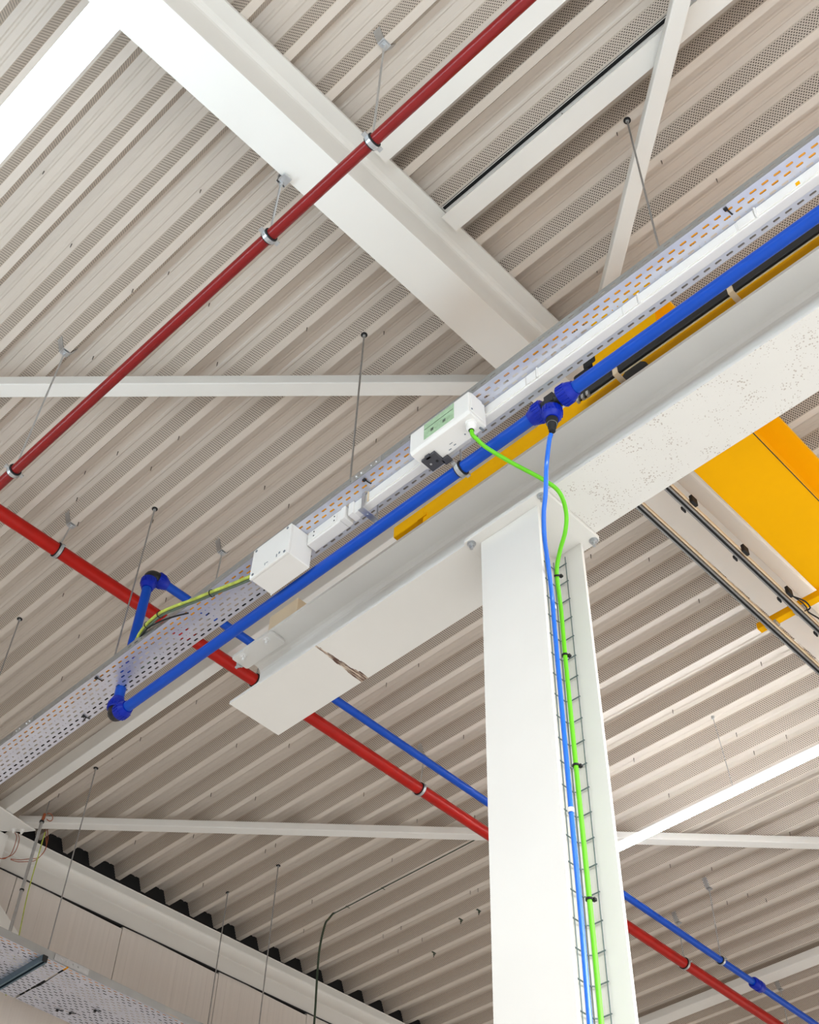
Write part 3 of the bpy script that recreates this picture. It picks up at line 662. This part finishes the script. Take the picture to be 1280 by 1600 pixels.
# ------------------------------------------------------------------ trunking under the tray
tr = tag(empty('cable_trunking', (2.325, 1.2, 4.046)), 'white rectangular power trunking fixed under the tray', 'trunking')
X0, X1, Z0, Z1 = 2.308, 2.344, 4.046, 4.1185
MB().box(X0, X1, -0.7, 2.70, Z0, Z1).build('channel', 'trunk', tr, bevel=0.003)
for y0, y1 in ((-0.68, 0.655), (0.742, 1.170), (1.250, 1.665), (1.725, 2.05), (2.20, 2.60)):
    MB().box(X0 - 0.0035, X0, y0, y1, Z0 + 0.010, Z1 - 0.010).build('cover_strip', 'trunk', tr, bevel=0.0015)
for y0, y1 in ((0.665, 0.734), (1.179, 1.242), (1.672, 1.718)):
    o = MB().box(X0 - 0.006, X0, y0, y1, Z0 + 0.008, Z1 - 0.010).build('outlet_cover', 'trunk', tr, bevel=0.002)
    MB().box(X0 - 0.009, X0, y0 - 0.012, y0 - 0.004, Z0 + 0.004, Z1 - 0.006).build('cover_edge', 'trunk', o, bevel=0.0015)
MB().box(X0 - 0.0045, X0 - 0.0035, 0.480, 0.496, 4.062, 4.083).build('yellow_sticker', 'yellow', tr)
ef = MB().box(2.296, 2.350, 2.765, 2.975, Z0 - 0.004, 4.119).build('end_feed', 'trunk', tr, bevel=0.004)
MB().box(2.2925, 2.296, 2.785, 2.945, Z0 + 0.012, 4.104).build('feed_lid', 'trunk', ef, bevel=0.0015)
for y in (2.80, 2.93):
    for z in (Z0 + 0.022, 4.094):
        b = MB(); b.cyl((2.2925, y, z), (2.2905, y, z), 0.0035, n=10); b.build('screw', 'socket', ef)
MB().box(2.292, 2.348, 2.735, 2.762, Z0 - 0.006, 4.119).build('joint_rib', 'trunk', tr, bevel=0.003)
MB().box(2.298, 2.348, 2.690, 2.72, Z0 - 0.003, 4.119).build('joint_rib', 'trunk', tr, bevel=0.003)
MB().box(2.3005, 2.3045, 2.60, 2.606, Z0 + 0.004, Z1 - 0.006).build('seam', 'buffer', tr)
hk = MB(); hk.box(2.296, 2.300, 2.618, 2.636, 4.010, 4.119); hk.box(2.285, 2.400, 2.612, 2.642, 4.005, 4.010); hk.cyl((2.385, 2.627, 3.998), (2.385, 2.627, 4.119), 0.004, n=8); hk.cyl((2.385, 2.627, 3.997), (2.385, 2.627, 4.005), 0.008, n=6); hk.cyl((2.33, 2.627, 4.001), (2.33, 2.627, 4.005), 0.005, n=8)
tag(hk.build('tray_bracket', 'galv', bevel=0.0008), 'small galvanised hook bracket gripping the white trunking', 'bracket')

# junction box
jb = tag(empty('junction_box', (2.265, 3.105, 3.93)), 'white square junction box under the tray with four lid screws', 'box')
MB().box(2.213, 2.332, 2.980, 3.226, 3.930, 4.118).build('body', 'box', jb, bevel=0.004)
lid = MB().box(2.200, 2.2125, 2.978, 3.228, 3.928, 4.112).build('lid', 'box', jb, bevel=0.003)
for y in (3.000, 3.206):
    for z in (3.945, 4.095):
        b = MB(); b.cyl((2.200, y, z), (2.1975, y, z), 0.0065, n=16); b.build('screw', 'grey', lid)
for (y, z, w_, h_) in ((3.035, 3.962, 0.010, 0.012), (3.052, 3.956, 0.006, 0.018), (3.115, 3.958, 0.012, 0.004), (3.128, 3.956, 0.004, 0.014)):
    MB().box(2.1992, 2.2, y - w_ / 2, y + w_ / 2, z - h_ / 2, z + h_ / 2).build('printed_mark', 'grey', lid)
MB().cyl((2.325, 3.222, 3.93), (2.325, 3.222, 3.921), 0.004, 0.003, n=8).build('drain_nib', 'box', jb)

# control unit with breaker window
cu_ = tag(empty('tap_off_unit', (2.25, 2.09, 3.975)), 'white control box with green tinted breaker window on the trunking', 'box')
body = MB(); body.prism([(2.200, 3.985), (2.210, 3.972), (2.305, 3.972), (2.305, 4.060), (2.280, 4.118), (2.222, 4.118), (2.200, 4.105)], 'y', 1.934, 2.255)
bo_ = body.build('housing', 'box', cu_, bevel=0.003)
MB().box(2.1985, 2.2005, 2.012, 2.176, 4.000, 4.100).build('window_frame', 'window', bo_, bevel=0.0008)
MB().box(2.1972, 2.1985, 2.016, 2.172, 4.062, 4.0635).build('window_seam', 'greygreen', bo_)
for k in range(6):
    MB().box(2.1976, 2.1985, 2.035 + k * 0.022, 2.050 + k * 0.022, 4.022, 4.040).build('breaker', 'greygreen' if k % 3 == 1 else 'window', bo_)
MB().box(2.2102, 2.29, 1.928, 1.934, 3.985, 4.095).build('end_cover', 'box', cu_, bevel=0.002)
MB().cyl((2.212, 1.928, 3.995), (2.212, 1.9255, 3.995), 0.004, n=10).build('screw', 'grey', cu_)
MB().box(2.296, 2.346, 2.05, 2.20, 4.020, 4.046).build('clamp_foot', 'box', cu_, bevel=0.002)
so = MB(); so.box(2.250, 2.320, 2.165, 2.238, 3.958, 3.9725); so.box(2.300, 2.332, 2.140, 2.175, 3.958, 3.9725); so.box(2.245, 2.262, 2.190, 2.215, 3.958, 3.9725)
soo = so.build('black_socket', 'socket', cu_, bevel=0.002)
MB().cyl((2.285, 2.216, 3.958), (2.285, 2.216, 3.9568), 0.005, n=12).build('pin', 'galv', soo)
MB().cyl((2.290, 2.186, 3.9581), (2.290, 2.186, 3.9565), 0.006, n=12).build('socket_hole', 'rubber', soo)
for (x, y, a, b) in ((2.285, 2.085, 0.004, 0.012), (2.270, 2.092, 0.003, 0.016), (2.290, 2.115, 0.004, 0.014), (2.274, 2.02, 0.006, 0.006), (2.266, 2.00, 0.004, 0.008)):
    MB().box(x - a / 2, x + a / 2, y - b / 2, y + b / 2, 3.9712, 3.972).build('printed_mark', 'grey', cu_)
gl = MB(); gl.lathe((2.253, 1.968, 3.974), (0, 0, -1), [(0, 0.026), (0.012, 0.026), (0.014, 0.021), (0.036, 0.0205), (0.044, 0.014)], 20); gl.build('cable_gland', 'box', cu_)
MB().cyl((2.253, 1.968, 3.930), (2.253, 1.968, 3.9285), 0.0115, n=16).build('gland_seal', 'rubber', cu_)
MB().tube([(2.29, 1.955, 3.972), (2.30, 1.945, 3.955)], 0.005, 8).build('grey_plug', 'grey', cu_)

# ------------------------------------------------------------------ cables and hose at the column
gc = tag(empty('green_cable', (2.6, 1.95, 3.7)), 'bright green cable from the control box down the column', 'cable')
MB().tube(spline([(2.253, 1.968, 3.945), (2.256, 1.966, 3.905), (2.27, 1.956, 3.881), (2.31, 1.943, 3.854), (2.42, 1.908, 3.83), (2.51, 1.828, 3.739), (2.565, 1.800, 3.69), (2.636, 1.828, 3.66), (2.676, 1.868, 3.612), (2.715, 1.928, 3.58), (2.752, 1.980, 3.53), (2.795, 2.010, 3.45), (2.812, 2.02, 3.38), (2.811, 2.02, 3.15), (2.815, 2.02, 2.65), (2.821, 2.02, 2.15), (2.823, 2.02, 1.75), (2.82, 2.02, 0.5), (2.82, 2.02, -1.5)], 10), 0.0085, 12).build('cable_body', 'green', gc)
for p, dd in (((2.762, 1.988, 3.514), (0.5, 0.35, -0.8)), ((2.811, 2.02, 3.152), (0, 0, 1)), ((2.815, 2.02, 2.653), (0, 0, 1)), ((2.821, 2.02, 2.147), (0, 0, 1))):
    k = MB(); k.ring(p, dd, 0.0086, 0.0122, 0.007); k.box(p[0] + 0.006, p[0] + 0.018, p[1] - 0.016, p[1] - 0.004, p[2] - 0.004, p[2] + 0.005); k.build('cable_tie', 'rubber', gc)
bh = tag(empty('blue_hose', (2.6, 1.9, 3.5)), 'thin shiny blue air hose from the tee down the column', 'hose')
MB().tube(spline([(2.375, 1.678, 3.765), (2.375, 1.690, 3.73), (2.388, 1.722, 3.62), (2.432, 1.768, 3.545), (2.467, 1.809, 3.50), (2.53, 1.862, 3.455), (2.62, 1.922, 3.42), (2.69, 1.968, 3.34), (2.706, 1.98, 3.20), (2.707, 1.98, 2.978), (2.711, 1.98, 2.40), (2.715, 1.98, 2.03), (2.713, 1.98, 1.70), (2.71, 1.98, 0.5), (2.71, 1.98, -1.5)], 10), 0.0088, 14).build('hose_body', 'hose', bh)
for z in (3.295, 2.395, 1.50):
    k = MB(); k.ring((2.7095, 1.98, z), (0, 0, 1), 0.0089, 0.0115, 0.016); k.build('hose_clip', 'box', bh)
# wire basket on the web
wb = tag(empty('wire_basket_tray', (2.79, 2.06, -1.5)), 'thin wire mesh cable tray fixed up the channel of the column', 'cable tray')
xl, xr, yb, yf = 2.700, 2.884, 2.083, 2.028
lw = MB()
for x, y in ((xl, yf), (xr, yf), (xl + 0.01, yb), (xl + 0.062, yb), (xr - 0.062, yb), (xr - 0.006, yb)): lw.cyl((x, y, -1.5), (x, y, 3.745), 0.0021, n=6)
stuff(lw.build('long_wires', 'wire', wb))
zr = 3.705
rm = None
while zr > -1.4:
    if rm is None:
        rg = MB(); rg.tube([(xl, yf - 0.004, zr), (xl, yb - 0.012, zr), (xl + 0.012, yb, zr), (xr - 0.012, yb, zr), (xr, yb - 0.012, zr), (xr, yf - 0.004, zr)], 0.0026, 6)
        rm = rg.build('rung', 'wire', wb)
    else:
        link('rung', rm.data, (0.5 * (xl + xr), 0.5 * (yf - 0.004 + yb), zr - 0.0021), wb)
    zr -= 0.1

# earth cable and two companions leaving the junction box
ec = tag(empty('earth_cable', (2.22, 3.7, 4.05)), 'yellow-green earth cable curving from the junction box over the tray side', 'cable')
path = [(2.235, 3.20, 3.985), (2.222, 3.36, 4.020), (2.205, 3.52, 4.055), (2.193, 3.644, 4.080), (2.178, 3.76, 4.105), (2.172, 3.875, 4.130), (2.190, 4.00, 4.155), (2.215, 4.09, 4.172), (2.245, 4.20, 4.168), (2.262, 4.5, 4.150)]
MB().tube(spline(path), 0.0075, 10).build('cable_body', 'earth', ec)
for i_ in (2, 5, 6):
    p = path[i_]; q = Vector((p[0], p[1], p[2])); dd = (Vector(path[i_ + 1]) - Vector(path[i_ - 1])).normalized()
    k = MB(); k.ring(q + Vector((0.006, 0, -0.003)), dd, 0.016, 0.0185, 0.005); k.build('cable_tie', 'rubber', ec)
tag(MB().tube(spline([(x + 0.014, y, z - 0.003) for x, y, z in path]), 0.0075, 10).build('grey_green_cable', 'greygreen'), 'dull grey-green cable bundled just under the yellow-green one', 'cable')
tag(MB().tube(spline([(2.252, 3.75, 4.108), (2.225, 3.82, 4.112), (2.204, 3.91, 4.122), (2.208, 4.02, 4.146), (2.232, 4.12, 4.160), (2.26, 4.3, 4.150)]), 0.004, 8).build('black_wire', 'rubber'), 'thin black wire tucked between tray side and earth cable', 'cable')

# ------------------------------------------------------------------ conduit, wires, cables by the wall
cdt = tag(empty('conduit_pipe', (3.582, 7.33, 4.02)), 'upright grey conduit pipe at the lower left before the wall', 'pipe')
MB().cyl((3.582, 7.33, 4.01), (3.582, 7.33, 5.33), 0.0115, n=14).build('tube', 'galv', cdt)
MB().cyl((3.582, 7.33, 5.33), (3.588, 7.33, 5.395), 0.011, 0.011, n=12).build('copper_sleeve', 'copper', cdt)
MB().ring((3.582, 7.33, 5.325), (0, 0, 1), 0.0117, 0.017, 0.012).build('collar', 'rubber', cdt)
MB().ring((3.582, 7.33, 4.765), (0, 0, 1), 0.0117, 0.0155, 0.010).build('collar', 'rubber', cdt)
MB().cyl((3.597, 7.335, 5.36), (3.597, 7.335, deck_under(3.597)), 0.004, n=8).build('rod', 'zinc', cdt)
MB().cyl((3.597, 7.335, deck_under(3.597) - 0.004), (3.597, 7.335, deck_under(3.597)), 0.017, n=14).build('washer', 'rubber', cdt)
MB().tube([(3.60 + 0.028 * math.cos(t) + 0.02, 7.31 + 0.0, 5.375 + 0.03 * math.sin(t)) for t in [k * math.pi / 8 - 2.2 for k in range(13)]], 0.0035, 6).build('wire_loop', 'copper', cdt)
tag(MB().tube(spline([(3.664, 7.40, 5.31), (3.664, 7.40, 5.15), (3.667, 7.40, 4.8), (3.671, 7.35, 4.40), (3.668, 7.30, 4.02)]), 0.0042, 8).build('earth_wire', 'earth'), 'thin yellow-green wire hanging right beside the conduit pipe', 'wire')
for lb, pts in (('orange wire looping from the corner plate to the left edge', [(3.505, 7.54, 5.29), (3.511, 7.50, 5.225), (3.505, 7.50, 5.09), (3.46, 7.50, 5.035), (3.40, 7.50, 5.01), (3.2, 7.5, 5.0)]),
                ('second orange wire beside the first under the corner plate', [(3.525, 7.53, 5.29), (3.535, 7.50, 5.22), (3.53, 7.50, 5.12), (3.49, 7.50, 5.06), (3.43, 7.50, 5.02), (3.2, 7.51, 5.012)]),
                ('orange wire bowing behind the conduit pipe', [(3.72, 7.53, 5.43), (3.735, 7.50, 5.34), (3.755, 7.50, 5.26), (3.72, 7.50, 5.17), (3.649, 7.50, 5.122), (3.58, 7.50, 5.08), (3.515, 7.50, 5.056)]),
                ('lower orange wire bowing behind the conduit pipe', [(3.735, 7.52, 5.43), (3.75, 7.50, 5.34), (3.748, 7.50, 5.235), (3.70, 7.50, 5.135), (3.63, 7.50, 5.09), (3.57, 7.50, 5.06), (3.515, 7.50, 5.050)])):
    tag(MB().tube(spline(pts), 0.0028, 8).build('orange_wire', 'copper'), lb, 'wire')
tag(MB().tube(spline([(6.05, 6.86, 5.52), (6.028, 6.85, 5.50), (5.99, 6.85, 5.44), (5.955, 6.85, 5.372), (5.922, 6.85, 5.163), (5.919, 6.85, 4.947), (5.931, 6.85, 4.54), (5.93, 6.85, 3.8)]), 0.0085, 10).build('green_cable', 'darkgreen'), 'dark green cable hanging from the ceiling, bottom middle before the wall', 'cable')
dw = MB(); dw.tube([(6.05, 6.86, 5.518), (6.047, 6.2, 5.5165), (6.05, 5.6, 5.518), (6.047, 5.1, 5.517), (6.05, 4.6, 5.518)], 0.004, 6)
for y in (6.7, 6.3): dw.tube([(6.03, y, 5.512), (6.07, y, 5.512)], 0.003, 6)
tag(dw.build('ceiling_wire', 'darkgreen'), 'thin wire pinned along a ceiling rib up to the dark green cable', 'wire')
for i_, (x, y, lb) in enumerate(((6.811, 6.167, 'small dark ceiling hook left of the column, left of a pair'), (6.808, 5.969, 'small dark ceiling hook nearest the column, right of a pair'), (7.048, 6.689, 'small dark ceiling hook low down left of the column'))):
    k = MB(); z = deck_under(x) if i_ else deck_under(x); z = roof(x) + (0 if abs(z - roof(x)) < 0.01 else z - roof(x))
    k.box(x - 0.022, x + 0.022, y - 0.006, y + 0.006, z - 0.006, z); k.cyl((x, y, z - 0.045), (x, y, z - 0.005), 0.004, n=6); k.box(x - 0.004, x + 0.014, y - 0.004, y + 0.004, z - 0.022, z - 0.016)
    tag(k.build('ceiling_hook', 'darkgreen'), lb, 'hook', 'ceiling hooks')

# ------------------------------------------------------------------ lamps
def lamp(x, y0, y1, z, w_, h_, label, wires, em='lamp', hw=0.35):
    t = tag(empty('linear_lamp', (x, (y0 + y1) / 2, z)), label, 'lamp')
    MB().box(x - w_ / 2, x + w_ / 2, y0, y1, z, z + h_).build('diffuser', em, t, bevel=min(w_, h_) * 0.3, seg=4)
    MB().box(x - w_ * hw, x + w_ * hw, y0, y1, z + h_ + 0.001, z + h_ + 0.035).build('housing', 'lampbody', t)
    for y, dx in wires:
        MB().cyl((x, y, z + h_ + 0.03), (x + dx, y, deck_under(x + dx)), 0.0022, n=6).build('suspension_wire', 'zinc', t)
        k = MB(); k.cyl((x + dx, y, deck_under(x + dx) - 0.022), (x + dx, y, deck_under(x + dx)), 0.008, 0.012, 10); k.build('wire_holder', 'galv', t)
lamp(6.14, -2.6, 4.40, 4.93, 0.036, 0.028, 'slim glowing linear lamp right of the column', ((3.19, -0.082),), 'lamp', 0.18)
lamp(0.281, -1.8, 5.0, 3.90, 0.110, 0.09, 'broad glowing linear lamp in the top left corner', (), 'lamp_cool', 0.13)
